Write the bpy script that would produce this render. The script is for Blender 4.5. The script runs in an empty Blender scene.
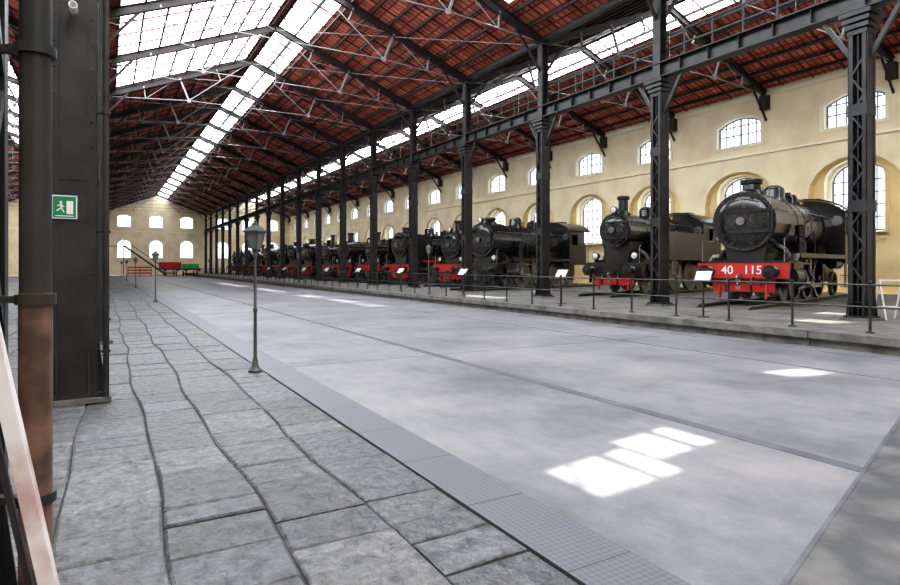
import bpy, math, random
from mathutils import Vector, Matrix
from mathutils.geometry import tessellate_polygon
random.seed(11)
PI=math.pi
# ---------------------------------------------------------------- materials
def mat(name, col, rough=0.6, metal=0.0, noise=None, bump=None, spec=0.5, emis=None):
    m=bpy.data.materials.new(name); m.use_nodes=True
    nt=m.node_tree; N=nt.nodes; L=nt.links
    b=N['Principled BSDF']
    b.inputs['Base Color'].default_value=(*col,1)
    b.inputs['Roughness'].default_value=rough
    b.inputs['Metallic'].default_value=metal
    b.inputs['Specular IOR Level'].default_value=spec
    if emis:
        b.inputs['Emission Color'].default_value=(*emis[0],1)
        b.inputs['Emission Strength'].default_value=emis[1]
    tc=N.new('ShaderNodeTexCoord')
    if noise:
        col2,scale,detail,lo,hi=noise
        n=N.new('ShaderNodeTexNoise'); n.inputs['Scale'].default_value=scale; n.inputs['Detail'].default_value=detail
        L.new(tc.outputs['Object'],n.inputs['Vector'])
        r=N.new('ShaderNodeMapRange'); r.inputs['From Min'].default_value=lo; r.inputs['From Max'].default_value=hi
        L.new(n.outputs['Fac'],r.inputs['Value'])
        mx=N.new('ShaderNodeMix'); mx.data_type='RGBA'
        mx.inputs['A'].default_value=(*col,1); mx.inputs['B'].default_value=(*col2,1)
        L.new(r.outputs['Result'],mx.inputs['Factor'])
        L.new(mx.outputs['Result'],b.inputs['Base Color'])
    if bump:
        s,st=bump
        n2=N.new('ShaderNodeTexNoise'); n2.inputs['Scale'].default_value=s; n2.inputs['Detail'].default_value=6
        L.new(tc.outputs['Object'],n2.inputs['Vector'])
        bp=N.new('ShaderNodeBump'); bp.inputs['Strength'].default_value=st; bp.inputs['Distance'].default_value=0.02
        L.new(n2.outputs['Fac'],bp.inputs['Height']); L.new(bp.outputs['Normal'],b.inputs['Normal'])
    return m
M={}
M['steel']=mat('dark_painted_steel',(0.014,0.014,0.016),0.45,0.1,noise=((0.034,0.032,0.031),3,5,0.4,0.7))
M['tie']=mat('grey_painted_steel',(0.28,0.27,0.27),0.5)
M['rafter']=mat('rafter_steel',(0.030,0.021,0.020),0.6)
M['batten']=mat('red_batten',(0.15,0.035,0.026),0.7)
M['rust']=mat('rusty_paint',(0.20,0.11,0.085),0.35,0.1,noise=((0.08,0.045,0.036),9,6,0.4,0.65))
M['white']=mat('white_paint',(0.75,0.72,0.72),0.5)
M['brace']=mat('worn_white_paint',(0.62,0.58,0.58),0.5,noise=((0.36,0.2,0.18),5,6,0.5,0.7))
M['plaster']=mat('cream_plaster',(0.93,0.82,0.59),0.85,noise=((0.80,0.66,0.44),0.7,9,0.40,0.70),bump=(8,0.15))
M['plaster_y']=mat('yellow_plaster',(0.90,0.73,0.40),0.85,noise=((0.80,0.61,0.31),0.8,6,0.4,0.7))
M['trim']=mat('pale_trim',(0.93,0.86,0.68),0.8)
M['glow']=mat('daylit_frosted_glass',(0.8,0.85,0.9),0.4,emis=((0.92,0.96,1.0),9.0))
M['wglow']=mat('daylit_window_glass',(0.5,0.55,0.6),0.4,emis=((0.88,0.94,1.0),1.9))
M['wframe']=mat('window_frame_paint',(0.20,0.22,0.25),0.5)
def concmat():
    m=bpy.data.materials.new('smooth_concrete'); m.use_nodes=True
    nt=m.node_tree;N=nt.nodes;L=nt.links;b=N['Principled BSDF'];b.inputs['Roughness'].default_value=0.5
    b.inputs['Specular IOR Level'].default_value=0.35
    tc=N.new('ShaderNodeTexCoord')
    def noise(sc,det,ro,vec=None):
        n=N.new('ShaderNodeTexNoise');n.inputs['Scale'].default_value=sc;n.inputs['Detail'].default_value=det;n.inputs['Roughness'].default_value=ro
        L.new(vec or tc.outputs['Object'],n.inputs['Vector']);return n
    n1=noise(0.5,12,.68)
    cr=N.new('ShaderNodeValToRGB');e=cr.color_ramp.elements
    e[0].position=.32;e[0].color=(.085,.085,.096,1);e[1].position=.68;e[1].color=(.225,.215,.215,1)
    x=e.new(.5);x.color=(.160,.158,.170,1)
    L.new(n1.outputs['Fac'],cr.inputs['Fac'])
    mp=N.new('ShaderNodeMapping');mp.inputs['Scale'].default_value=(3,.6,1);mp.inputs['Rotation'].default_value=(0,0,.1)
    L.new(tc.outputs['Object'],mp.inputs['Vector'])
    n2=noise(2.2,8,.7,mp.outputs['Vector'])
    r=N.new('ShaderNodeMapRange');r.inputs['From Min'].default_value=.35;r.inputs['From Max'].default_value=.7;r.inputs['To Min'].default_value=.9;r.inputs['To Max'].default_value=1.1
    L.new(n2.outputs['Fac'],r.inputs['Value'])
    v=N.new('ShaderNodeVectorMath');v.operation='SCALE';L.new(cr.outputs['Color'],v.inputs[0]);L.new(r.outputs['Result'],v.inputs['Scale'])
    n3=noise(45,4,.7)
    r3=N.new('ShaderNodeMapRange');r3.inputs['To Min'].default_value=.75;r3.inputs['To Max'].default_value=1.25
    L.new(n3.outputs['Fac'],r3.inputs['Value'])
    v2=N.new('ShaderNodeVectorMath');v2.operation='SCALE';L.new(v.outputs['Vector'],v2.inputs[0]);L.new(r3.outputs['Result'],v2.inputs['Scale'])
    L.new(v2.outputs['Vector'],b.inputs['Base Color'])
    return m
M['concrete']=concmat()
M['joint']=mat('dark_floor_joint',(0.065,0.068,0.083),0.6,noise=((0.11,0.112,0.127),3,6,0.4,0.7))
M['curb']=mat('curb_stone',(0.15,0.143,0.13),0.75,noise=((0.07,0.07,0.068),3,7,0.4,0.65),bump=(18,0.5))
M['apron']=mat('apron_stone',(0.055,0.055,0.058),0.7,noise=((0.115,0.11,0.108),3,8,0.4,0.65),bump=(18,0.5))
M['platform']=mat('platform_paving',(0.15,0.145,0.136),0.8,noise=((0.08,0.078,0.074),1.5,8,0.4,0.65),bump=(20,0.3))
M['grout']=mat('dark_grout',(0.018,0.018,0.019),0.9)
M['black']=mat('loco_black_paint',(0.009,0.009,0.010),0.28,0.0,noise=((0.024,0.022,0.021),5,5,0.45,0.7),spec=.6)
M['satin']=mat('loco_boiler_paint',(0.012,0.0125,0.015),0.2,0.1,noise=((0.034,0.032,0.031),6,7,0.45,0.7),bump=(6,.12),spec=.7)
M['red']=mat('loco_red_paint',(0.45,0.022,0.018),0.45)
M['rod']=mat('loco_bare_steel',(0.32,0.32,0.33),0.35,0.8)
M['brass']=mat('loco_brass',(0.5,0.33,0.1),0.35,0.8)
M['lens']=mat('lamp_lens',(0.6,0.62,0.62),0.15)
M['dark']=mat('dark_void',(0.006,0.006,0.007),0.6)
M['green']=mat('exit_green',(0.0,0.20,0.08),0.4)
M['wgreen']=mat('wagon_green',(0.03,0.35,0.08),0.5)
M['pole']=mat('lamp_pole_paint',(0.055,0.06,0.055),0.5)
M['lglass']=mat('lantern_glass',(0.16,0.18,0.16),0.15)
M['board']=mat('info_board_white',(0.45,0.46,0.47),0.5)
def roofmat():
    m=bpy.data.materials.new('terracotta_roof_tiles'); m.use_nodes=True
    nt=m.node_tree;N=nt.nodes;L=nt.links;b=N['Principled BSDF'];b.inputs['Roughness'].default_value=0.8
    tc=N.new('ShaderNodeTexCoord')
    br=N.new('ShaderNodeTexBrick')
    br.inputs['Color1'].default_value=(0.74,0.23,0.15,1);br.inputs['Color2'].default_value=(0.46,0.11,0.07,1)
    br.inputs['Mortar'].default_value=(0.17,0.035,0.025,1)
    br.inputs['Scale'].default_value=1.0;br.inputs['Mortar Size'].default_value=0.04
    br.inputs['Brick Width'].default_value=0.5;br.inputs['Row Height'].default_value=0.32;br.offset=0.0
    L.new(tc.outputs['Object'],br.inputs['Vector'])
    n=N.new('ShaderNodeTexNoise');n.inputs['Scale'].default_value=0.8;n.inputs['Detail'].default_value=9;n.inputs['Roughness'].default_value=.7
    L.new(tc.outputs['Object'],n.inputs['Vector'])
    mr=N.new('ShaderNodeMapRange');mr.inputs['From Min'].default_value=0.3;mr.inputs['From Max'].default_value=0.7
    mr.inputs['To Min'].default_value=0.6;mr.inputs['To Max'].default_value=1.35
    L.new(n.outputs['Fac'],mr.inputs['Value'])
    mx=N.new('ShaderNodeVectorMath');mx.operation='SCALE'
    L.new(br.outputs['Color'],mx.inputs[0]);L.new(mr.outputs['Result'],mx.inputs['Scale'])
    L.new(mx.outputs['Vector'],b.inputs['Base Color'])
    return m
M['tile']=roofmat()
def slabmat():
    m=bpy.data.materials.new('lava_stone_slab'); m.use_nodes=True
    nt=m.node_tree;N=nt.nodes;L=nt.links;b=N['Principled BSDF'];b.inputs['Roughness'].default_value=0.5
    tc=N.new('ShaderNodeTexCoord')
    at=N.new('ShaderNodeAttribute');at.attribute_name='tint'
    n=N.new('ShaderNodeTexNoise');n.inputs['Scale'].default_value=8;n.inputs['Detail'].default_value=12;n.inputs['Roughness'].default_value=0.8
    L.new(tc.outputs['Object'],n.inputs['Vector'])
    cr=N.new('ShaderNodeValToRGB')
    cr.color_ramp.elements[0].position=0.37;cr.color_ramp.elements[0].color=(0.018,0.019,0.021,1)
    cr.color_ramp.elements[1].position=0.68;cr.color_ramp.elements[1].color=(0.140,0.141,0.145,1)
    L.new(n.outputs['Fac'],cr.inputs['Fac'])
    mx=N.new('ShaderNodeMix');mx.data_type='RGBA';mx.blend_type='MULTIPLY';mx.inputs['Factor'].default_value=1
    L.new(cr.outputs['Color'],mx.inputs['A']);L.new(at.outputs['Color'],mx.inputs['B'])
    L.new(mx.outputs['Result'],b.inputs['Base Color'])
    n2=N.new('ShaderNodeTexNoise');n2.inputs['Scale'].default_value=14;n2.inputs['Detail'].default_value=9
    L.new(tc.outputs['Object'],n2.inputs['Vector'])
    bp=N.new('ShaderNodeBump');bp.inputs['Strength'].default_value=1.0;bp.inputs['Distance'].default_value=0.03
    L.new(n2.outputs['Fac'],bp.inputs['Height']);L.new(bp.outputs['Normal'],b.inputs['Normal'])
    return m
M['slab']=slabmat()
def platemat():
    m=bpy.data.materials.new('checker_steel_plate'); m.use_nodes=True
    nt=m.node_tree;N=nt.nodes;L=nt.links;b=N['Principled BSDF'];b.inputs['Roughness'].default_value=0.5
    b.inputs['Metallic'].default_value=0.1
    tc=N.new('ShaderNodeTexCoord')
    mp=N.new('ShaderNodeMapping');mp.inputs['Rotation'].default_value=(0,0,PI/4);mp.inputs['Scale'].default_value=(34,34,34)
    L.new(tc.outputs['Object'],mp.inputs['Vector'])
    ch=N.new('ShaderNodeTexChecker');ch.inputs['Scale'].default_value=1
    ch.inputs['Color1'].default_value=(0.085,0.088,0.102,1);ch.inputs['Color2'].default_value=(0.115,0.118,0.135,1)
    L.new(mp.outputs['Vector'],ch.inputs['Vector']);L.new(ch.outputs['Color'],b.inputs['Base Color'])
    bp=N.new('ShaderNodeBump');bp.inputs['Strength'].default_value=0.4;bp.inputs['Distance'].default_value=0.004
    L.new(ch.outputs['Fac'],bp.inputs['Height']);L.new(bp.outputs['Normal'],b.inputs['Normal'])
    return m
M['plate']=platemat()
# ---------------------------------------------------------------- builder
class B:
    def __init__(s): s.v=[];s.f=[];s.m=[];s.mats=[];s.tint=None
    def mi(s,k):
        if k not in s.mats: s.mats.append(k)
        return s.mats.index(k)
    def add(s,vs,fs,k):
        o=len(s.v); s.v+= [tuple(v) for v in vs]; i=s.mi(k)
        for f in fs: s.f.append([o+j for j in f]); s.m.append(i)
    def box(s,c,d,k,R=None):
        x,y,z=d[0]/2,d[1]/2,d[2]/2
        vs=[Vector(p) for p in [(-x,-y,-z),(x,-y,-z),(x,y,-z),(-x,y,-z),(-x,-y,z),(x,-y,z),(x,y,z),(-x,y,z)]]
        if R: vs=[R@v for v in vs]
        c=Vector(c)
        s.add([v+c for v in vs],[(0,3,2,1),(4,5,6,7),(0,1,5,4),(1,2,6,5),(2,3,7,6),(3,0,4,7)],k)
    def bb(s,x0,x1,y0,y1,z0,z1,k): s.box(((x0+x1)/2,(y0+y1)/2,(z0+z1)/2),(x1-x0,y1-y0,z1-z0),k)
    def beam(s,a,b,w,h,k,up=(0,0,1)):
        a=Vector(a);b=Vector(b);d=b-a;l=d.length
        if l<1e-6: return
        d.normalize();up=Vector(up)
        if abs(d.dot(up))>0.99: up=Vector((1,0,0))
        sd=d.cross(up).normalized();u=sd.cross(d)
        R=Matrix((d,sd,u)).transposed()
        s.box((a+b)/2,(l,w,h),k,R)
    def lathe(s,o,ax,prof,k,n=20):
        o=Vector(o);ax=Vector(ax).normalized()
        t=Vector((0,0,1)) if abs(ax.z)<0.9 else Vector((1,0,0))
        a=ax.cross(t).normalized();b=ax.cross(a)
        vs=[];fs=[]
        for r,h in prof:
            for i in range(n):
                an=2*PI*i/n; vs.append(o+ax*h+(a*math.cos(an)+b*math.sin(an))*r)
        for j in range(len(prof)-1):
            for i in range(n):
                i2=(i+1)%n; fs.append((j*n+i,j*n+i2,(j+1)*n+i2,(j+1)*n+i))
        if prof[0][0]>1e-4: fs.append(tuple(range(n-1,-1,-1)))
        if prof[-1][0]>1e-4: fs.append(tuple((len(prof)-1)*n+i for i in range(n)))
        s.add(vs,fs,k)
    def cyl(s,a,b,r,k,n=12,r2=None):
        a=Vector(a);b=Vector(b);s.lathe(a,b-a,[(r,0),(r if r2 is None else r2,(b-a).length)],k,n)
    def ring(s,o,ax,r,w,t,k,n=24):
        s.lathe(o,ax,[(r-w,-t/2),(r,-t/2),(r,t/2),(r-w,t/2),(r-w,-t/2)],k,n)
    def tube(s,pts,r,k,n=8):
        for a,b in zip(pts[:-1],pts[1:]): s.cyl(a,b,r,k,n)
    def obj(s,name,parent=None,loc=(0,0,0),rz=0,smooth=True):
        me=bpy.data.meshes.new(name); me.from_pydata(s.v,[],s.f)
        for k in s.mats: me.materials.append(M[k])
        me.polygons.foreach_set('material_index',s.m)
        if smooth:
            me.polygons.foreach_set('use_smooth',[True]*len(s.f)); me.set_sharp_from_angle(angle=math.radians(32))
        me.update()
        return place(me,name,parent,loc,rz)
def place(me,name,parent=None,loc=(0,0,0),rz=0):
    ob=bpy.data.objects.new(name,me); bpy.context.scene.collection.objects.link(ob)
    ob.location=loc; ob.rotation_euler=(0,0,rz)
    if parent: ob.parent=parent
    return ob
# ---------------------------------------------------------------- layout constants
CAMH=1.6; TH=math.atan(344/600)
X0=15.8; XW=31.2; XL=-0.33; XLW=-16.0
S=6.08; D0=7.61; DEND=118.3; DB=-10.6
PZ=0.3; XC=12.15
HE=11.2; T=0.4
XR=(X0+XL)/2; HR=HE+T*(X0-XR)
XR2=(X0+XW)/2; HR2=HE+T*(XW-XR2)
XR3=(XL+XLW)/2; HR3=HE+T*(XL-XR3)
cols=[D0+S*n for n in range(-3,19)]
# ---------------------------------------------------------------- floors
b=B(); b.bb(2.55,XC+0.3,DB,DEND,-0.2,0,'concrete')
for (xa,w) in ((5.14,0.14),(9.6,0.03),(11.6,.03)):
    b.bb(xa-w/2,xa+w/2,2.45 if xa<6 else DB,DEND,0.0,0.004,'joint')
for d in [9.5,32,58,95]: b.bb(2.55,XC,d-0.008,d+0.008,0,0.002,'joint')
b.obj('floor',smooth=False)
b=B(); b.bb(XLW,2.55,DB,DEND,-0.3,-0.02,'grout'); b.obj('floor_base',smooth=False)
b=B()
d=DB+.01
while d<DEND-1:
    b.bb(2.09,2.545,d+0.003,d+0.997,-0.02,0.003,'plate'); d+=1.0
b.obj('drain_cover_strip',smooth=False)
def slabs(name,regions):
    vs=[];fs=[];tn=[]
    def slab(p,zt,tint):
        c=sum((Vector(q) for q in p),Vector((0,0)))/4
        o=len(vs);bev=0.016
        for q in p: vs.append((q[0],q[1],-0.03))
        for q in p: vs.append((q[0],q[1],zt-0.012+random.uniform(-.002,.002)))
        for q in p:
            v=Vector(q)+(c-Vector(q)).normalized()*bev*1.4; vs.append((v.x,v.y,zt+random.uniform(-.003,.003)))
        for i in range(4):
            j=(i+1)%4
            fs.append((o+i,o+j,o+4+j,o+4+i)); fs.append((o+4+i,o+4+j,o+8+j,o+8+i))
        fs.append((o+8,o+9,o+10,o+11)); tn.extend([tint]*9)
    for (xs,da,db,wav) in regions:
        for bi,(x0,x1) in enumerate(zip(xs[:-1],xs[1:])):
            d=da+random.uniform(0,.4)
            # gently wandering row joints
            sh=lambda i,y:0 if (not wav or i in (0,len(xs)-1)) else .03*math.sin(y*.9+i*2.1)+.02*math.sin(y*2.3+i*1.3)
            while d<db-1.7:
                L=random.choice([.3,.42,.5,.62,.75,.95])*random.uniform(.9,1.1)*(1 if d<40 else 1.6)
                g=0.005
                j=lambda: random.uniform(-.018,.018)
                tl=random.uniform(-.02,.02)
                k=random.uniform(0.72,1.35);w=random.uniform(-.03,.05)
                slab([(x0+g+sh(bi,d),d+g+j()),(x1-g+sh(bi+1,d),d+g+j()),(x1-g+sh(bi+1,d+L),d+L-g+j()*.6),(x0+g+sh(bi,d+L),d+L-g+j()*.6)],random.uniform(-.009,.004),(k*(1+w),k,k*(1-w),1))
                d+=L
    me=bpy.data.meshes.new(name);me.from_pydata(vs,[],fs);me.materials.append(M['slab'])
    ca=me.color_attributes.new('tint','FLOAT_COLOR','CORNER')
    for p in me.polygons:
        for li in p.loop_indices: ca.data[li].color=tn[p.index]
    return place(me,name)
xs=[2.085];
while xs[-1]>-3.2: xs.append(xs[-1]-random.choice([.32,.4,.48,.56,.64]))
xs=xs[::-1]
xs2=[-15.95,-13,-10,-7,-5,xs[0]]
slabs('stone_paving',[(xs,-3,DEND,True),(xs2,-3,DEND,False)])
b=B()
e=lambda X:1.80+0.31*(X-2.98)
b.add([(2.56,DB+.1,0.005),(XC-.04,DB+.1,0.005),(XC-.04,e(XC),0.005),(2.56,e(2.56),0.005)],[(0,1,2,3)],'apron')
b.add([(2.56,e(2.56)-.03,0.009),(XC-.04,e(XC)-.03,0.009),(XC-.04,e(XC),0.009),(2.56,e(2.56),0.009)],[(0,1,2,3)],'joint')
b.obj('stone_apron',smooth=False)
b=B(); b.bb(XC+0.30,XW,DB,DEND,-0.2,PZ,'platform')
b.obj('platform_floor',smooth=False)
b=B(); d=DB+.05
while d<DEND-.1:
    L=random.uniform(1.0,1.6); jx=random.uniform(-.012,.012); de=min(d+L,DEND-.05)
    b.bb(XC+0.05+jx,XC+0.42,d+0.008,de-0.008,-0.02,PZ-0.13,'curb')
    b.bb(XC-0.03+jx,XC+0.50,d+0.006,de-0.006,PZ-0.13,PZ+0.012+random.uniform(-.004,.004),'curb')
    d+=L
b.obj('platform_curb',smooth=False)
# ---------------------------------------------------------------- roof
SX=0.04; SD=0.3
patches=[(2.98,3.92,3.13,3.75),(3.98,4.82,3.5,4.05),(8.55,9.45,4.95,5.45),(9.0,9.8,22,24.3),(9.1,9.8,25,28),(9.0,9.8,29.5,33),(9.0,9.7,37,44),
 (8.9,9.7,48,60),(14.2,15.0,7.4,8.4),(20.3,21.6,13.2,14.6),(16.8,17.6,8.4,9.4),(25,27,15,18),(13.4,14.3,20,23),(21,22,33,36),(19,20,24,25)]  # sunlit floor areas; roof openings are added up-sun to cast them
def slope(b,Xa,Ha,Xb,Hb,cellmat):
    holes=[]
    for (xa,xb,da,db) in patches:
        Xc=(xa+xb)/2-SX*12.5
        lo,hi=min(Xa,Xb),max(Xa,Xb)
        if not(lo<Xc<hi): continue
        H=Ha+(Hb-Ha)*(Xc-Xa)/(Xb-Xa)
        if xa>XC: H-=PZ
        holes.append((max(lo,xa-SX*H),min(hi,xb-SX*H),da-SD*H,db-SD*H))
    xs=set([Xa,Xb]);ds=set([DB,DEND,38.0])
    for h in holes: xs|={h[0],h[1]};ds|={h[2],h[3]}
    for x in cellmat[1]: xs.add(x)
    xs=sorted(xs);ds=sorted(x for x in ds if DB<=x<=DEND)
    f=lambda X:Ha+(Hb-Ha)*(X-Xa)/(Xb-Xa)
    for x0,x1 in zip(xs[:-1],xs[1:]):
        for d0,d1 in zip(ds[:-1],ds[1:]):
            xm,dm=(x0+x1)/2,(d0+d1)/2
            if any(h[0]<xm<h[1] and h[2]<dm<h[3] for h in holes): continue
            b.add([(x0,d0,f(x0)),(x1,d0,f(x1)),(x1,d1,f(x1)),(x0,d1,f(x0))],[(3,2,1,0)],cellmat[0](xm,dm))
b=B()
slope(b,XL,HE,XR,HR,(lambda x,d:'glow' if (d<38 and 0.5<x<XR-0.35) else 'tile',[0.5,XR-0.35]))
slope(b,XR,HR,X0,HE,(lambda x,d:'glow' if (XR+0.25<x<XR+1.75 and d<100) else 'tile',[XR+0.25,XR+1.75]))
slope(b,X0,HE,XR2,HR2,(lambda x,d:'glow' if x>XR2-1.2 and x<XR2-0.2 else 'tile',[XR2-1.2,XR2-0.2]))
slope(b,XR2,HR2,XW,HE,(lambda x,d:'glow' if (XR2+0.2<x<XR2+1.5) else 'tile',[XR2+0.2,XR2+1.5]))
slope(b,XLW,HE,XR3,HR3,(lambda x,d:'tile',[]))
slope(b,XR3,HR3,XL,HE,(lambda x,d:'glow' if (XR3+0.2<x<XR3+3.6) else 'tile',[XR3+0.2,XR3+3.6]))
b.obj('ceiling',smooth=False)
b=B()
for (Xa,Xb,Xm,Hm) in ((XL,X0,XR,HR),(X0,XW,XR2,HR2),(XLW,XL,XR3,HR3)):
    for sgn in (-1,1):
        Xe=Xa if sgn<0 else Xb
        n=9
        for i in range(n):
            t=(i+0.15)/n
            X=Xm+(Xe-Xm)*t; H=Hm+(HE-Hm)*t-0.10
            b.beam((X,DB,H),(X,DEND,H),0.08,0.13,'rafter')
        d=DB+0.5
        while d<DEND:
            if abs(((d-D0)/S)-round((d-D0)/S))>0.1:
                a=Vector((Xm,d,Hm-0.03));e2=Vector((Xe,d,HE-0.03))
                b.beam(a,e2,0.06,0.07,'batten')
            d+=1.52 if d<70 else 3.04
b.obj('roof_purlins',smooth=False)
def truss(name,Xa,Xb,Xm,Hm):
    b=B()
    for sgn,Xe in ((-1,Xa),(1,Xb)):
        e=Vector((Xe,0,HE-0.3)); r=Vector((Xm,0,Hm-0.3))
        b.beam(e,r,0.05,0.30,'rafter'); 
        n=(r-e).normalized(); up=Vector((-n.z,0,n.x)); up= up if up.z>0 else -up
        b.beam(e+up*.15,r+up*.15,0.20,0.03,'rafter'); b.beam(e-up*.15,r-up*.15,0.20,0.03,'rafter')
        q=[e.lerp(r,t) for t in (0.27,0.5,0.75)]
        bot=e.lerp(r,0.5)-up*1.35
        b.beam(q[1],bot,0.09,0.09,'tie'); 
        s1=e.lerp(bot,0.5); s2=r.lerp(bot,0.5)
        b.beam(q[0],s1,0.06,0.06,'tie'); b.beam(q[2],s2,0.06,0.06,'tie')
        b.cyl(e,bot,0.028,'tie',6); b.cyl(bot,r,0.028,'tie',6)
        b.cyl(s1,q[1],0.02,'tie',6); b.cyl(s2,q[1],0.02,'tie',6)
        b.lathe(bot+Vector((0,-.05,0)),(0,1,0),[(0.12,0),(0.12,0.1)],'tie',10)
        if sgn<0: botL=bot
        k=Vector((Xe,0,HE-1.7)); b.beam(k,e.lerp(r,0.2),0.08,0.1,'rafter')
    b.cyl(botL,bot,0.025,'tie',6)
    b.cyl((Xm,0,Hm-.3),((botL+bot)/2),0.015,'tie',6)
    me=b.obj(name).data
    return me,bpy.data.objects[name]
for (nm,Xa,Xb,Xm,Hm) in (('roof_truss',XL,X0,XR,HR),('side_roof_truss',X0,XW,XR2,HR2),('left_roof_truss',XLW,XL,XR3,HR3)):
    me,ob=truss(nm,Xa,Xb,Xm,Hm); ob.location.y=cols[0]
    for d in cols[1:]: place(me,nm,None,(0,d,0))
b=B()
for i in range(0,len(cols)-1):
    d1,d2=cols[i],cols[i+1]
    for (Xa,Xm,Hm) in ((X0,XR,HR),(XL,XR,HR)):
        b.cyl((Xa,d1,HE-.42),((Xa+Xm)/2,d2,(HE+Hm)/2-.42),0.018,'tie',5)
        b.cyl(((Xa+Xm)/2,d1,(HE+Hm)/2-.42),(Xm,d2,Hm-.42),0.018,'tie',5)
b.obj('roof_wind_bracing')
# ---------------------------------------------------------------- columns
def column(name,z0,w=0.27,ht=7.15,fw=.4):
    b=B()
    g=w+.09
    b.bb(-g-.06,g+.06,-g-.06,g+.06,0.005,0.06,'curb')
    b.bb(-g,g,-g,g,0.06,0.11,'steel')
    h1=ht-z0
    for sy in (-1,1):
        b.bb(-w,w,sy*w-.015,sy*w+.015,0.1,h1,'steel')
        for sx in (-1,1):
            b.bb(sx*w-.012,sx*w+.012,min(sy*w,sy*(w-.09)),max(sy*w,sy*(w-.09)),0.1,h1,'steel')
            b.bb(sx*(w-.045)-.045,sx*(w-.045)+.045,sy*(w+.015)-.012 ,sy*(w+.015)+.012,0.1,h1,'steel')
    b.bb(-.012,.012,-w,w,0.1,h1,'steel')
    b.bb(-w+.02,w-.02,-.012,.012,0.1,h1,'steel')
    z=0.9;k=0
    while z<h1-.6:
        for sx in (-1,1):
            s2=1 if k%2==0 else -1
            b.beam((sx*(w+.004),s2*(-w+.04),z),(sx*(w+.004),s2*(w-.04),z+.45),0.045,0.012,'steel',up=(1,0,0))
        z+=.45;k+=1
    for z in (0.42,2.6,4.9):
        b.bb(-w-.025,w+.025,-w-.025,w+.025,z,z+.28 if z>1 else z+.02,'steel')
    for sy in (-1,1):
        for sx in (-1,1):
            b.add([(sx*w,sy*.15,.1),(sx*(g),sy*.15,.1),(sx*w,sy*.15,.85),(sx*w,sy*.165,.1),(sx*g,sy*.165,.1),(sx*w,sy*.165,.85)],[(0,1,2),(3,5,4),(0,3,4,1),(1,4,5,2),(2,5,3,0)],'steel')
            b.add([(sx*.15,sy*w,.1),(sx*.15,sy*g,.1),(sx*.15,sy*w,.85),(sx*.165,sy*w,.1),(sx*.165,sy*g,.1),(sx*.165,sy*w,.85)],[(0,1,2),(3,5,4),(0,3,4,1),(1,4,5,2),(2,5,3,0)],'steel')
            z=.3
            while z<5.5:
                b.lathe((sx*(w-.045),sy*(w+.026),z),(0,sy,0),[(0.016,0),(0.012,0.01),(0,.013)],'steel',6); z+=.3
    for i in range(4):
        zz=h1+.14*i; ww=w+.03+.045*i
        b.bb(-ww,ww,-ww,ww,zz,zz+.10,'steel')
    b.bb(-w,w,-w,w,h1,h1+.6,'steel')
    for sy in (-1,1):
        b.beam((0,sy*w,h1-.55),(0,sy*.85,h1+.55),0.09,0.10,'steel')
    zt=HE-z0-.2
    p=.15
    for sx in (-1,1):
        b.bb(sx*p-.015,sx*p+.015,-p,p,h1+.6,zt,'steel')
    b.bb(-p,p,-.015,.015,h1+.6,zt,'steel')
    b.bb(-.22,.22,-.22,.22,zt-.25,zt-.15,'steel')
    return b.obj(name)
ob=column('steel_column',PZ,.19); ob.location=(X0,cols[0],PZ); meR=ob.data
for d in cols[1:]: place(meR,'steel_column',None,(X0,d,PZ))
lcols=[8.5+S*n for n in range(-1,18)]
ob=column('left_row_column',0.0,.235); ob.location=(XL,lcols[1],0); meL=ob.data
for d in lcols[2:]: place(meL,'left_row_column',None,(XL+.07,d,0))
place(meL,'left_row_column',None,(-0.56,2.50,0))
def girder(name,X,zb):
    b=B()
    A,Z=DB+.1,DEND-.1
    b.bb(X-.02,X+.02,A,Z,zb,zb+.48,'steel')
    b.bb(X-.2,X+.2,A,Z,zb,zb+.035,'steel'); b.bb(X-.2,X+.2,A,Z,zb+.45,zb+.485,'steel')
    d=A;k=0
    while d<Z:
        b.bb(X-.14,X+.14,d-.01,d+.01,zb+.03,zb+.46,'steel')
        if d<90:
            b.bb(X+.08,X+.12,d-.025,d+.025,zb+.48,zb+1.38,'steel')
        d+=1.013;k+=1
    for z in (.93,1.38): b.bb(X+.075,X+.125,A,Z,zb+z-.025,zb+z+.025,'steel')
    b.bb(X-.12,X+.12,A,Z,HE-.3,HE-.12,'steel')
    return b.obj(name)
girder('crane_girder',X0,7.75)
girder('left_crane_girder',XL,7.75)
# ---------------------------------------------------------------- walls with window openings
def arch(uc,w,z0,z1,rise,n=10):
    pts=[(uc-w/2,z0),(uc+w/2,z0)]
    for i in range(n+1):
        a=PI*i/n
        pts.append((uc+w/2*math.cos(a),z1+rise*math.sin(a)))
    return pts
def seg(uc,w,z0,z1,rise,n=8):
    pts=[(uc-w/2,z0),(uc+w/2,z0)]
    for i in range(n+1):
        t=1-2*i/n
        pts.append((uc+w/2*t,z1+rise*(1-t*t)))
    return pts
def offs(pts,uc,zc,o):
    u=[p[0] for p in pts];v=[p[1] for p in pts]
    w=(max(u)-min(u));h=max(v)-min(v);c=(min(v)+max(v))/2
    return [(uc+(p[0]-uc)*(w+2*o)/w,c+(p[1]-c)*(h+2*o)/h) for p in pts]
def panel(b,mp,outer,holes,dep,k):
    polys=[[Vector((p[0],p[1],0)) for p in q] for q in [outer]+holes]
    flat=[p for q in polys for p in q]
    tris=tessellate_polygon(polys)
    b.add([mp(p.x,p.y,dep) for p in flat],[tuple(t) for t in tris],k)
def reveal(b,mp,pts,d0,d1,k):
    n=len(pts)
    b.add([mp(p[0],p[1],d0) for p in pts]+[mp(p[0],p[1],d1) for p in pts],[(i,(i+1)%n,n+(i+1)%n,n+i) for i in range(n)],k)
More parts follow.
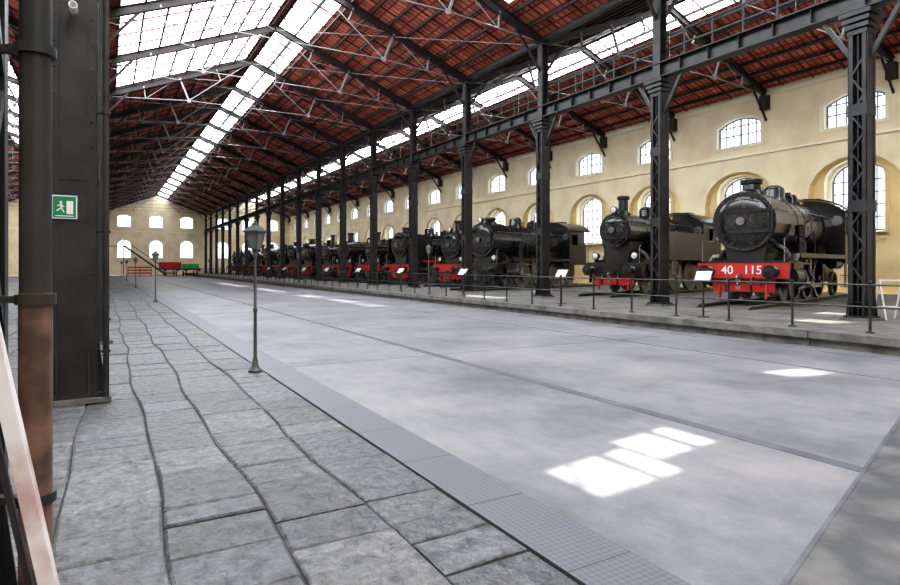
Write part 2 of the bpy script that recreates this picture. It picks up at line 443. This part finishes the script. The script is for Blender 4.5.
def surround(b,mp,pts,uc,o,pr,k):
    q=offs(pts,uc,0,o);n=len(pts)
    b.add([mp(p[0],p[1],-pr) for p in pts]+[mp(p[0],p[1],-pr) for p in q]+[mp(p[0],p[1],0.01) for p in q],
      [(i,(i+1)%n,n+(i+1)%n,n+i) for i in range(n)]+[(n+i,n+(i+1)%n,2*n+(i+1)%n,2*n+i) for i in range(n)],k)
wi=[0]
def window(mp,pts,uc,dep,nv,zrows):
    b=B()
    b.add([mp(p[0],p[1],dep) for p in pts],[tuple(range(len(pts)))],'wglow')
    top=lambda u:max([ (p[1]*(1-((u-p[0])/(q[0]-p[0]))) + q[1]*((u-p[0])/(q[0]-p[0]))) for p,q in zip(pts,pts[1:]+pts[:1]) if abs(q[0]-p[0])>1e-6 and min(p[0],q[0])-1e-6<=u<=max(p[0],q[0])+1e-6]+[pts[0][1]])
    u0,u1=pts[0][0],pts[1][0];z0=pts[0][1]
    f=dep-.04
    for i in range(nv+1):
        u=u0+(u1-u0)*i/nv; u=min(max(u,u0+.03),u1-.03)
        w=.04 if i in(0,nv) or i*2==nv else .025
        b.beam(mp(u,z0,f),mp(u,top(u),f),w*2,w*2,'wframe') 
    for z in zrows:
        xsx=[u0+(u1-u0)*k/40 for k in range(41)]
        ok=[u for u in xsx if top(u)>=z]
        if len(ok)>1: b.beam(mp(ok[0],z,f),mp(ok[-1],z,f),.05,.055,'wframe')
    n=len(pts)
    q=offs(pts,uc,0,-.07)
    b.add([mp(p[0],p[1],f) for p in pts]+[mp(p[0],p[1],f) for p in q],[(i,(i+1)%n,n+(i+1)%n,n+i) for i in range(n)],'wframe')
    wi[0]+=1
    b.obj('window_%d'%wi[0],smooth=False)
WD=[15.4+S*n for n in range(-4,17)]
def sidewall(name,mp,ds):
    b=B()
    top=11.35
    for d in ds:
        a0,a1=d-S/2,d+S/2
        up=seg(d,2.75,8.45,9.6,0.42); rec=arch(d,4.3,0.3,5.2,1.75); low=arch(d,2.5,3.3,5.75,0.9)
        panel(b,mp,[(a0,0),(a1,0),(a1,top),(a0,top)],[up,rec],0,'plaster')
        reveal(b,mp,up,0,.45,'trim'); reveal(b,mp,rec,0,.4,'plaster_y')
        panel(b,mp,rec,[low],.4,'plaster_y'); reveal(b,mp,low,.4,.75,'trim')
        surround(b,mp,up,d,.18,.04,'trim')
        surround(b,mp,low,d,.10,-.37,'trim')
        window(mp,up,d,.35,6,[9.1,9.6]); window(mp,low,d,.65,5,[3.95,4.55,5.15,5.75])
    dd=ds[-1]+S/2
    b.add([mp(dd,0,0),mp(DEND,0,0),mp(DEND,top,0),mp(dd,top,0)],[(0,1,2,3)],'plaster')
    b.obj(name,smooth=False)
mpR=lambda u,v,w:(XW+w,u,v)
sidewall('wall_right',mpR,WD)
b=B(); b.bb(XW-.06,XW,DB,DEND,HE-.35,HE+.1,'trim'); b.bb(XW-.1,XW,DB,DEND,7.75,7.85,'trim')
for d in cols:
    b.bb(XW-.35,XW,d-.2,d+.2,HE-1.1,HE-.35,'rafter')
b.obj('trim_1',smooth=False)
b=B(); b.bb(XLW-.3,XLW,DB,DEND,0,11.35,'plaster'); b.obj('wall_left',smooth=False)
for i,d in enumerate(WD[3:19]):
    mpL=lambda u,v,w:(XLW+.02+(.65-w)*0.1,u,v)
    window(mpL,arch(d,2.6,3.0,6.0,1.2),d,.6,5,[3.6,4.4,5.2,6.0])
b=B()
mpB=lambda u,v,w:(u,DEND+w,v)
for (Xa,Xb,Xm,Hm,cs) in ((XL,X0,XR,HR,(XR-5,XR,XR+5)),(X0,XW,XR2,HR2,(XR2-4.6,XR2,XR2+4.6)),(XLW,XL,XR3,HR3,())):
    holes=[]
    for c in cs:
        holes+= [seg(c,2.2,8.4,10.2,.35),arch(c,2.2,3.0,5.2,1.0)]
    panel(b,mpB,[(Xa,0),(Xb,0),(Xb,HE),(Xm,Hm),(Xa,HE)],holes,0,'plaster')
    for c in cs:
        for h in (seg(c,2.2,8.4,10.2,.35),arch(c,2.2,3.0,5.2,1.0)):
            reveal(b,mpB,h,0,.4,'trim'); surround(b,mpB,h,c,.15,.03,'trim')
            window(mpB,h,c,.35,4,[h[0][1]+.7,h[0][1]+1.4,h[0][1]+2.1])
    b.bb(Xa,Xb,DEND-.08,DEND,7.5,7.75,'trim')
b.obj('wall_back',smooth=False)
b=B(); b.bb(XLW,XW,DB-.3,DB,0,15,'plaster'); b.obj('wall_front',smooth=False)
# ---------------------------------------------------------------- locomotives
def wheel(b,x,y,r,k,sy):
    ax=(0,1,0)
    b.ring((x,y,r),ax,r,0.09,0.13,'rod',28)
    b.ring((x,y,r),ax,r-.06,0.06,0.10,k,28)
    b.ring((x,y-sy*.06,r),ax,r+.03,0.09,0.02,'rod',28)
    n=12 if r>.55 else 9
    for i in range(n):
        a=2*PI*i/n
        b.beam((x+.08*math.cos(a),y,r+.08*math.sin(a)),(x+(r-.08)*math.cos(a),y,r+(r-.08)*math.sin(a)),.045,.05,k,up=(0,1,0))
    b.cyl((x,y-.09,r),(x,y+.09,r),.13,k,14)
    if r>.55:
        vs=[];m=8
        for sgn in (-.05,.05):
            for i in range(m+1):
                a=PI*.15+PI*.7*i/m
                vs.append((x+(r-.08)*math.cos(a),y+sgn,r+(r-.08)*math.sin(a)))
        b.add(vs,[tuple(range(m+1)),tuple(range(2*m+1,m,-1))]+[(i,i+1,m+2+i,m+1+i) for i in range(m)]+[(0,m+1,2*m+1,m)],k)
def loco_mesh(name,kind='tender',beam='red',wk='black',R=.9,zc=2.58,chim=4.05,cw=.27,L=9.2,drv=.72,lamps=False,front='black',defl=False):
    b=B()
    SB=.45
    for sy in (-1,1):
        b.bb(.35,L-.3,sy*.56-.02,sy*.56+.02,.55,1.3,wk)
    b.bb(.22,.36,-1.38,1.38,.78,1.30,beam)
    b.bb(.205,.225,-1.38,1.38,.76,.79,'black'); b.bb(.205,.225,-1.38,1.38,1.28,1.31,'black')
    for sy in (-1,1):
        b.lathe((.22,sy*.98,1.0),(-1,0,0),[(.17,0),(.17,.04),(.12,.06),(.10,.3),(.08,.32),(.07,.42),(.20,.46),(.21,.49),(.17,.53),(0,.55)],'black',20)
        b.beam((.5,sy*.72,.9),(.32,sy*.72,.15),.05,.12,front)
        b.bb(.45,.8,sy*1.25-.15,sy*1.25+.15,.42,.45,'black'); b.beam((.6,sy*1.3,.45),(.6,sy*1.3,1.3),.04,.2,'black')
        b.tube([(.3,sy*1.25,1.3),(.3,sy*1.25,2.0),(.5,sy*1.2,2.05)],.018,'rod',6)
        if defl:
            b.bb(.5,2.4,sy*1.3-.015,sy*1.3+.015,1.6,3.2,'black'); b.beam((1,sy*1.3,2.9),(1,sy*.7,2.9),.04,.04,'black'); b.beam((2,sy*1.3,2.9),(2,sy*.7,2.9),.04,.04,'black')
    b.bb(.4,.46,-.95,.95,.35,.8,front)
    b.beam((.22,0,.86),(-.05,0,.86),.07,.1,'rod'); b.ring((-.08,0,.82),(0,1,0),.08,.03,.05,'rod',12)
    for i in range(3): b.ring((-.02,0,.72-.11*i),(0,1,0) if i%2 else (1,0,0),.07,.022,.03,'rod',10)
    for sy in (-.38,.38): b.tube([(.2,sy,.8),(.05,sy,.76),(.0,sy,.6),(.02,sy,.35)],.035,'black',8)
    b.bb(.36,1.1,-1.35,1.35,1.28,1.34,'black')
    for sy in (-1,1):
        b.beam((1.1,sy*1.05,1.31),(1.5,sy*1.05,1.56),.65,.05,'black')
        b.bb(1.5,L-1.9,min(sy*.75,sy*1.38),max(sy*.75,sy*1.38),1.54,1.59,'black')
        b.bb(1.5,L-1.9,sy*1.38-.02,sy*1.38+.02,1.45,1.6,beam if wk=='red' else 'black')
    s0,s1=SB+.15,SB+1.3
    b.add([(s0,-.55,1.3),(s1,-.55,1.3),(s1,.55,1.3),(s0,.55,1.3),(s0,-.7,zc-.5),(s1,-.7,zc-.5),(s1,.7,zc-.5),(s0,.7,zc-.5)],[(0,1,5,4),(1,2,6,5),(2,3,7,6),(3,0,4,7)],'black')
    b.lathe((SB,0,zc),(1,0,0),[(0,0),(R-.12,0),(R-.12,-.03),(R-.02,-.03),(R,.0),(R,1.45),(R-.05,1.5)],'satin',40)
    f=SB-.02
    b.lathe((f,0,zc),(-1,0,0),[(R-.16,0),(R-.16,.05),(R-.22,.08),(R*.6,.12),(R*.3,.15),(0,.16)],'satin',36)
    b.ring((f-.04,0,zc),(1,0,0),R-.15,.03,.03,'black',36)
    for i in range(28):
        a=2*PI*i/28; b.lathe((f-.01,(R-.07)*math.cos(a),zc+(R-.07)*math.sin(a)),(-1,0,0),[(.022,0),(.018,.02),(0,.025)],'black',6)
    for i in range(8):
        a=2*PI*(i+.5)/8; b.box((f-.08,(R-.2)*math.cos(a),zc+(R-.2)*math.sin(a)),(.06,.1,.1),'black')
    for dz in (-.33,.33): b.beam((f-.14,-R+.1,zc+dz),(f-.14,R*.45,zc+dz),.05,.08,'black')
    b.cyl((f-.14,-R+.1,zc-.45),(f-.14,-R+.1,zc+.45),.035,'black',8)
    b.ring((f-.26,0,zc),(1,0,0),.13,.025,.03,'rod',20)
    for i in range(3):
        a=PI*i/3; b.beam((f-.26,.12*math.cos(a),zc+.12*math.sin(a)),(f-.26,-.12*math.cos(a),zc-.12*math.sin(a)),.02,.02,'rod')
    b.cyl((f-.3,0,zc),(f-.12,0,zc),.035,'rod',10)
    b.tube([(f-.1,-R*.5,zc+R*.62),(f-.16,0,zc+R*.78),(f-.1,R*.5,zc+R*.62)],.016,'rod',6)
    xb=L-3.2
    Rb=R-.07; xs0=SB+1.5
    b.lathe((xs0,0,zc),(1,0,0),[(Rb,0),(Rb,xb-xs0)],'satin',36)
    x=xs0+.15
    while x<xb: b.ring((x,0,zc),(1,0,0),Rb+.015,.03,.06,'black',36); x+=.85
    b.lathe((xb,0,zc),(1,0,0),[(Rb+.06,0),(Rb+.06,1.3)],'satin',36)
    b.bb(xb,xb+1.25,-.72,.72,1.1,zc,'black')
    for i in range(5): b.lathe((xb+.2+i*.22,.55,zc+.55),(0,.7,.7),[(.03,0),(.03,.03),(0,.04)],'rod',6)
    b.lathe((SB+.75,0,zc+R-.1),(0,0,1),[(cw+.16,0),(cw+.12,.1),(cw+.02,.2),(cw,chim-zc-R-.08),(cw+.06,chim-zc-R-.06),(cw+.08,chim-zc-R+.0),(cw+.07,chim-zc-R+.08),(cw-.03,chim-zc-R+.1),(cw-.05,chim-zc-R-.2),(0,chim-zc-R-.2)],'black',28)
    b.lathe((3.4,0,zc+Rb-.12),(0,0,1),[(.48,0),(.40,.12),(.36,.2),(.36,.45),(.32,.55),(.2,.63),(0,.66)],'satin',28)
    b.lathe((5.0,0,zc+Rb-.12),(0,0,1),[(.42,0),(.36,.1),(.34,.3),(.28,.42),(.12,.47),(.1,.53),(0,.54)],'satin',28)
    b.lathe((4.3,.2,zc+Rb-.05),(0,0,1),[(.08,0),(.08,.28),(.11,.3),(.11,.34),(0,.36)],'brass',12)
    b.lathe((xb+.6,0,zc+Rb),(0,0,1),[(.07,0),(.06,.2),(.1,.26),(0,.32)],'brass',12)
    for sy in (-1,1):
        b.cyl((.7,sy*(R*.94+.05),zc+.42),(xb+1.2,sy*(R*.94+.05),zc+.42),.018,'rod',6)
        x=.9
        while x<xb+1: b.cyl((x,sy*R*.86,zc+.42),(x,sy*(R*.94+.06),zc+.42),.015,'rod',6); x+=1.1
        b.tube([(5.0,sy*.3,zc+Rb+.1),(5.0,sy*.86,zc+.2),(4.9,sy*.95,1.6),(4.7,sy*.8,.5)],.028,'black',6)
        b.tube([(3.4,sy*.3,zc+Rb+.1),(3.4,sy*.86,zc+.2),(3.3,sy*.95,1.6)],.028,'black',6)
        b.tube([(xb+.8,sy*.6,zc+.6),(4.2,sy*(Rb+.06),zc+.15),(3.9,sy*(Rb+.06),zc-.1)],.035,'black',8)
        yc=sy*1.12
        b.lathe((.95,yc,.82),(1,0,0),[(0,-.12),(.12,-.12),(.14,-.04),(.36,-.03),(.36,.02),(.33,.04),(.33,.86),(.36,.88),(.36,.93),(.1,.95),(.1,1.1),(0,1.1)],'black',24)
        b.lathe((.95,yc-sy*.05,1.28),(1,0,0),[(0,-.1),(.1,-.1),(.2,0),(.2,.85),(.1,.95),(0,.95)],'black',18)
        b.bb(1.0,1.8,min(yc-.2,yc+.2),max(yc-.2,yc+.2),.9,1.3,'black')
        b.tube([(1.4,sy*.6,1.9),(1.4,sy*.95,1.7),(1.4,yc,1.35)],.1,'black',10)
        dx=[3.0,4.65,6.3] if kind!='big' else [2.9,4.4,5.9]
        for x in dx: wheel(b,x,sy*.76,drv,wk,sy)
        wheel(b,1.75,sy*.74,.40,wk,sy)
        if L>8.5: wheel(b,L-1.2,sy*.76,.48,wk,sy)
        yr=sy*.93; zr=drv-.26
        b.beam((dx[0],yr,zr),(dx[-1],yr,zr),.05,.11,'rod')
        for x in dx: b.cyl((x,yr-.05,zr),(x,yr+.05,zr),.1,'rod',14); b.cyl((x,sy*.8,drv-.13),(x,yr,drv-.13),.06,'rod',8)
        b.beam((2.55,sy*1.08,.82),(dx[1],sy*1.02,zr),.05,.12,'rod')
        b.cyl((1.95,yc,.82),(2.6,yc,.82),.035,'rod',8)
        b.beam((1.95,yc,1.0),(2.95,yc,1.0),.08,.07,'rod'); b.bb(2.4,2.65,yc-.06,yc+.06,.68,1.02,'rod')
        b.beam((2.6,sy*1.12,.9),(2.5,sy*1.12,1.35),.04,.06,'rod'); b.beam((1.9,sy*1.1,1.3),(3.6,sy*1.1,1.25),.04,.05,'rod')
        b.beam((3.6,sy*1.1,.95),(3.65,sy*1.1,1.5),.07,.12,'rod'); b.beam((3.6,sy*1.1,.95),(dx[1],sy*1.06,drv-.05),.04,.06,'rod')
        if kind!='tank': b.cyl((6.4,sy*1.12,1.25),(L-2.0,sy*1.12,1.25),.18,'black',16)
        b.bb(dx[0]-.4,dx[0]+.4,sy*.56-.05,sy*.56+.05,1.3,1.4,'black')
        xc=L-1.2
        b.beam((xc-.5,sy*1.3,1.3),(xc-.5,sy*1.3,.35),.03,.25,'black'); b.bb(xc-.65,xc-.35,sy*1.3-.16,sy*1.3+.16,.35,.38,'black'); b.bb(xc-.65,xc-.35,sy*1.3-.16,sy*1.3+.16,.8,.83,'black')
    for sy in (-1,):
        b.lathe((2.45,sy*1.12,1.6),(0,0,1),[(.16,0),(.16,.4),(.1,.42),(.1,.55),(.17,.57),(.17,.95),(.06,.98),(0,1.0)],'black',16)
    x0=L-2.0;x1=L-.15; zb=1.3;zt=3.35;
    for sy in (-1,1):
        y=sy*1.36
        a,c=(.55,1.2) if kind=='tank' else (.25,.85)
        hole=[[(x0+a,2.42),(x0+c,2.42),(x0+c,3.1),(x0+a,3.1)]]
        out=[(x0,zb),(x1,zb),(x1,2.4),(x1-.25,2.6),(x1-.25,zt),(x0,zt)]
        panel(b,lambda u,v,w:(u,y,v),out,hole,0,'black')
        panel(b,lambda u,v,w:(u,y-sy*.03,v),out,hole,0,'black')
        h=hole[0]
        for p,q in zip(h,h[1:]+h[:1]): b.beam((p[0],y,p[1]),(q[0],y,q[1]),.06,.05,'rod' if kind=='tank' else 'black')
        b.cyl((x1-.1,y,1.4),(x1-.1,y,2.4),.02,'rod',6)
    b.add([(x0,-1.36,zb),(x0,1.36,zb),(x0,1.36,zt),(x0,-1.36,zt)],[(0,1,2,3)],'black')
    b.add([(x1-.25,-1.36,zb),(x1-.25,1.36,zb),(x1-.25,1.36,zt),(x1-.25,-1.36,zt)],[(0,1,2,3)],'black')
    for sy in (-1,1):
        b.ring((x0-.03,sy*1.08,2.95),(1,0,0),.2,.04,.04,'rod',18); b.lathe((x0-.01,sy*1.08,2.95),(-1,0,0),[(.17,0),(.0,.005)],'dark',18)
    b.bb(x0,x1,-1.3,1.3,1.25,1.32,'black')
    n=12;vs=[];fs=[]
    for xx in (x0-.25,x1+.25):
        for th in (0,.06):
            for i in range(n+1):
                t=-1+2*i/n; vs.append((xx,t*1.5,zt-.08+.55*(1-t*t)**.75+th))
    m=n+1
    for i in range(n):
        fs+= [(i,i+1,2*m+i+1,2*m+i),(m+i,3*m+i,3*m+i+1,m+i+1),(i,m+i,m+i+1,i+1),(2*m+i,2*m+i+1,3*m+i+1,3*m+i)]
    b.add(vs,fs,'black')
    b.add([(x0,(-1+2*i/n)*1.36,zt-.05+.5*(1-(-1+2*i/n)**2)**.75) for i in range(n+1)],[tuple(range(n+1))],'black')
    b.bb(x0+.6,x0+1.2,-.35,.35,zt+.42,zt+.58,'black')
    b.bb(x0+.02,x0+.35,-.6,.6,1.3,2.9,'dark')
    if kind=='tank':
        for sy in (-1,1):
            b.bb(2.8,x0,min(sy*.95,sy*1.38),max(sy*.95,sy*1.38),1.6,2.75,'black')
            b.cyl((3.7,sy*1.16,2.75),(3.7,sy*1.16,2.85),.16,'black',14)
            for zz in (1.68,2.68):
                x=2.9
                while x<x0: b.lathe((x,sy*1.38,zz),(0,sy,0),[(.018,0),(0,.012)],'black',5); x+=.16
        b.bb(x1-.2,x1+.5,-1.3,1.3,1.3,2.5,'black')
    if lamps:
        for sy in (-.95,.95):
            b.lathe((.52,sy,1.62),(-1,0,0),[(.0,-.15),(.12,-.13),(.15,0),(.16,.12),(.14,.13)],'black',16)
            b.lathe((.39,sy,1.62),(-1,0,0),[(.13,0),(.08,.03),(0,.04)],'lens',16)
            b.bb(.4,.6,sy-.05,sy+.05,1.3,1.5,'black')
        b.lathe((SB-.0,0,zc+R+.12),(-1,0,0),[(.0,-.15),(.12,-.13),(.15,0),(.16,.12),(.14,.13)],'black',16)
        b.lathe((SB-.13,0,zc+R+.12),(-1,0,0),[(.13,0),(.08,.03),(0,.04)],'lens',16)
        b.bb(SB-.05,SB+.05,-.04,.04,zc+R-.05,zc+R+.02,'black')
    return b.obj(name)
AL=math.radians(15)
ZR=PZ+.12
specs=[dict(kind='big',beam='red',wk='black',R=.98,zc=2.62,chim=4.05,cw=.27,L=9.4,front='red'),
       dict(kind='tank',beam='black',wk='red',R=.76,zc=2.75,chim=4.3,cw=.2,L=8.6,lamps=True,front='red'),
       dict(kind='tender',beam='black',wk='black',R=.95,zc=2.6,chim=3.85,cw=.24,L=8.9,lamps=True),
       dict(kind='tender',beam='red',wk='red',R=.85,zc=2.5,chim=4.1,cw=.22,L=9.0,front='red',lamps=True),
       dict(kind='tank',beam='red',wk='black',R=.68,zc=2.35,chim=3.9,cw=.18,L=8.0,drv=.6,front='black',lamps=True),
       dict(kind='big',beam='red',wk='red',R=.88,zc=2.7,chim=3.95,cw=.3,L=9.4,front='red',defl=True),
       dict(kind='tender',beam='red',wk='black',R=.74,zc=2.3,chim=4.2,cw=.17,L=8.6,drv=.8,front='black')]
pos=[(17.45,12.0,0),(18.9,19.1,1),(17.3,27.4,2),(18.6,33.0,3),(17.7,38.8,5),(17.8,44.4,4),(17.6,50,3),(18,56,6),(17.8,62,0),(17.8,68,5),(18,74,4),(17.8,80,0),(18,86,6),(18,92,3),(18,98,1),(18,104,3)]
meshes={}
locos=[]
for i,(X,d,k) in enumerate(pos):
    if k not in meshes:
        ob=loco_mesh('steam_locomotive',**specs[k]); meshes[k]=ob.data
    else: ob=place(meshes[k],'steam_locomotive')
    ob.location=(X,d,ZR); ob.rotation_euler=(0,0,AL); locos.append(ob)
b=B()
for sy in (-1,1):
    b.bb(-1.2,11.0,sy*.76-.035,sy*.76+.035,.08,.118,'rod'); b.bb(-1.2,11.0,sy*.76-.012,sy*.76+.012,.02,.09,'steel'); b.bb(-1.2,11.0,sy*.76-.07,sy*.76+.07,0,.025,'steel')
ob=b.obj('railway_track'); met=ob.data; ob.location=(pos[0][0],pos[0][1],PZ); ob.rotation_euler=(0,0,AL)
for (X,d,k) in pos[1:]: place(met,'railway_track',None,(X,d,PZ),AL)
def text(s,size,parent,Mx,mk,name,ext=.004):
    c=bpy.data.curves.new(name,'FONT'); c.body=s; c.size=size; c.align_x='CENTER'; c.align_y='CENTER'; c.extrude=ext; c.offset=.004
    c.materials.append(M[mk]); o=bpy.data.objects.new(name,c); bpy.context.scene.collection.objects.link(o)
    if parent: o.parent=parent
    o.matrix_local=Mx; return o
Rf=Matrix(((0,0,-1,0),(-1,0,0,0),(0,1,0,0),(0,0,0,1)))
text('40',.38,locos[0],Matrix.Translation((.21,.42,1.04))@Rf,'white','number_left')
text('115',.38,locos[0],Matrix.Translation((.21,-.36,1.04))@Rf,'white','number_right')
# ---------------------------------------------------------------- railing
b=B(); d=3.0;XRl=12.85
while d<110:
    b.lathe((XRl,d,PZ),(0,0,1),[(.08,0),(.08,.02),(.026,.04),(.026,.95),(.04,.97),(.04,1.0),(0,1.02)],'steel',8); d+=1.52
for z in (.5,.93): b.cyl((XRl,3,PZ+z),(XRl,109,PZ+z),.02,'steel',6)
b.obj('railing')
b=B()
b.cyl((0,0,0),(0,0,.95),.025,'steel',8); b.lathe((0,0,0),(0,0,1),[(.16,0),(.16,.02),(0,.03)],'steel',16)
R=Matrix.Rotation(math.radians(-50),3,'Y')
b.box((0,0,1.03),(.36,.42,.02),'steel',R); b.box((-.008,0,1.041),(.33,.38,.012),'board',R)
ob=b.obj('information_board',loc=(13.2,10.05,PZ),rz=math.radians(20)); me=ob.data
for d in (16,22.6,29,35.2,41.4,47,53,59): place(me,'information_board',None,(13.6,d,PZ),math.radians(20))
b=B()
for y in (-.25,.25):
    b.beam((-.3,y,0),(0,y,.95),.03,.03,'white'); b.beam((.3,y,0),(0,y,.95),.03,.03,'white')
b.beam((0,-.27,.95),(0,.27,.95),.03,.03,'white'); b.beam((-.2,-.25,.3),(-.2,.25,.3),.025,.025,'white'); b.beam((.2,-.25,.3),(.2,.25,.3),.025,.025,'white')
b.obj('folding_barrier',loc=(16.6,7.35,PZ),rz=.9)
# ---------------------------------------------------------------- lamp posts
b=B()
b.lathe((0,0,0),(0,0,1),[(.10,0),(.10,.03),(.075,.05),(.05,.09),(.036,.2),(.028,.22),(.024,.9),(.034,.92),(.034,.95),(.022,.97),(.02,1.72),(.035,1.74),(.027,1.8),(.055,1.84),(.055,1.86),(0,1.86)],'pole',16)
def frust(z0,r0,z1,r1,k,n=4):
    b.lathe((0,0,0),(0,0,1),[(r0,z0),(r1,z1)],k,n)
frust(1.86,.08,2.10,.135,'lglass')
for i in range(4):
    a=2*PI*i/4
    t=Vector((0,0,1)).cross(Vector((1,0,0))).normalized(); u=Vector((0,0,1)).cross(t)
    dr=t*math.cos(a)+u*math.sin(a)
    b.beam(dr*.083+Vector((0,0,1.86)),dr*.14+Vector((0,0,2.10)),.016,.016,'pole')
frust(2.10,.175,2.125,.175,'pole'); frust(2.125,.165,2.21,.06,'pole')
b.lathe((0,0,2.21),(0,0,1),[(.05,0),(.05,.03),(.02,.04),(.025,.06),(0,.09)],'pole',10)
ob=b.obj('lamp_post',loc=(1.95,9.3,.005)); me=ob.data
for p in ((1.9,29.5,.005),(1.9,50,.005),(1.9,72,.005),(1.9,95,.005),(12.6,23.9,PZ+.016),(12.6,45,PZ+.016),(12.6,66,PZ+.016),(12.6,90,PZ+.016)): place(me,'lamp_post',None,p)
# ---------------------------------------------------------------- left foreground
b=B()
px,pd=-.185,2.20
b.cyl((px,pd,0.01),(px,pd,1.52),.044,'rust',20); b.cyl((px,pd,1.52),(px,pd,7.7),.042,'steel',20)
for z in (.9,1.50,2.25,3.4,5):
    b.ring((px,pd,z),(0,0,1),.054,.02,.03,'steel',20)
    b.beam((px-.04,pd,z),(-.32,2.26,z),.03,.02,'steel')
b.obj('downpipe')
b=B(); b.beam((.07,1.46,0.01),(-.44,1.745,2.6),.03,.055,'brace',up=(0,1,0)); b.beam((.035,1.47,0.01),(-.475,1.755,2.6),.012,.02,'steel',up=(0,1,0)); b.bb(-.0,.14,1.40,1.52,0.006,.02,'steel'); b.obj('column_brace')
b=B()
for dd,X in ((8.15,.0),):
    b.cyl((X,dd,0.01),(X,dd,7.7),.035,'steel',14)
    for z in (.6,2,3.4,5): b.ring((X,dd,z),(0,0,1),.05,.02,.03,'steel',14); b.beam((X,dd,z),(X-.1,dd+.1,z),.02,.02,'steel')
b.obj('conduit_pipe')
b=B()
b.box((0,0,0),(.25,.015,.27),'white'); b.box((0,-.006,0.0),(.225,.012,.245),'green')
b.bb(.02,.085,-.016,-.01,-.08,.07,'white')
b.lathe((-.035,-.012,.055),(0,-1,0),[(.014,0),(.014,.004)],'white',12)
b.beam((-.035,-.014,.038),(-.03,-.014,-.01),.004,.022,'white',up=(1,0,0)); b.beam((-.03,-.014,-.01),(-.005,-.014,-.06),.004,.014,'white',up=(1,0,0)); b.beam((-.03,-.014,-.01),(-.075,-.014,-.045),.004,.014,'white',up=(1,0,0)); b.beam((-.035,-.014,.03),(-.005,-.014,.005),.004,.01,'white',up=(1,0,0)); b.beam((-.035,-.014,.03),(-.07,-.014,.01),.004,.01,'white',up=(1,0,0))
b.bb(-.09,.09,-.016,-.01,-.108,-.098,'white')
b.obj('exit_sign',loc=(-.415,8.22,2.28),smooth=False)
b=B(); b.cyl((0,-.1,0),(0,.12,0.02),.04,'white',14); b.lathe((0,-.1,0),(0,-1,0),[(.045,0),(.045,.03),(.03,.03),(.03,0)],'white',14); b.beam((0,.05,0),(0,.2,.1),.02,.02,'white'); b.obj('security_camera',loc=(-.32,8.03,4.52))
# ---------------------------------------------------------------- far wagons
def wagon(name,k,loc,H=2.2,W=1.4):
    b=B()
    b.bb(-W,W,-3,3,1.0,1.2,'steel'); b.bb(-W+.05,W-.05,-2.9,2.9,1.2,H,k)
    for i in range(7): b.bb(-W,W,-2.9+i*.95-.04,-2.9+i*.95+.04,1.2,H,k)
    for x in (-.75,.75):
        for y in (-2,2): b.ring((x,y,.46),(1,0,0),.45,.12,.12,'steel',20); b.cyl((x-.06,y,.46),(x+.06,y,.46),.15,'steel',12); 
    for y in (-2,2): b.cyl((-.75,y,.46),(.75,y,.46),.07,'steel',8)
    for x in (-.9,.9): b.lathe((x,-3,1.05),(0,-1,0),[(.1,0),(.08,.3),(.22,.34),(.2,.4),(0,.4)],'steel',14)
    b.obj(name,loc=loc)
wagon('goods_wagon_red','red',(8.9,106,0)); wagon('goods_wagon_green','wgreen',(11.1,99,0),1.9,.9)
b=B()
for x in (0,1.6,3.2): b.bb(x-.05,x+.05,-.05,.05,0,1.5,'red'); b.bb(x-.3,x+.3,-.3,.3,0,.06,'red')
for z in (.5,.95,1.4): b.bb(0,3.2,-.02,.02,z-.1,z+.1,'red')
ob=b.obj('red_barrier',loc=(2.9,104,.005)); 
b=B()
for s in (0,1):
    b.beam((s*1.0,0,0),(s*1.0,6.5,5.0),.06,.25,'rafter')
    b.beam((s*1.0,0,1),(s*1.0,6.5,6.0),.05,.06,'rafter')
for i in range(20): b.bb(0,1,.33*i,.33*i+.28,.25*i,.25*i+.03,'rafter')
b.bb(-.2,1.2,6.5,9,4.9,5.0,'rafter')
for p in ((0,6.6),(1,6.6),(0,8.9),(1,8.9)): b.beam((p[0],p[1],0.01),(p[0],p[1],5.9),.08,.08,'rafter')
ob=b.obj('steel_staircase',loc=(9.2,115.5,.01),rz=math.radians(90))
# ---------------------------------------------------------------- light
sun=bpy.data.lights.new('sun','SUN'); sun.energy=14; sun.angle=math.radians(.5); sun.color=(1,.97,.9)
so=bpy.data.objects.new('sun',sun); bpy.context.scene.collection.objects.link(so)
so.rotation_euler=Vector((SX,SD,-1)).to_track_quat('-Z','Y').to_euler()
w=bpy.data.worlds.new('world'); bpy.context.scene.world=w; w.use_nodes=True
bg=w.node_tree.nodes['Background']; bg.inputs[0].default_value=(.75,.87,1,1); bg.inputs[1].default_value=3.0
# ---------------------------------------------------------------- camera
cam=bpy.data.cameras.new('camera'); cam.lens=24; cam.sensor_width=36; cam.shift_y=-26.5/900; cam.clip_end=400; cam.clip_start=.05
co=bpy.data.objects.new('camera',cam); bpy.context.scene.collection.objects.link(co)
co.location=(0,0,CAMH); co.rotation_euler=(PI/2,0,-TH); bpy.context.scene.camera=co
sc=bpy.context.scene; sc.view_settings.view_transform='Standard'; sc.view_settings.exposure=0.1
try: sc.view_settings.look='Medium High Contrast'
except Exception as ex: print('look',ex)
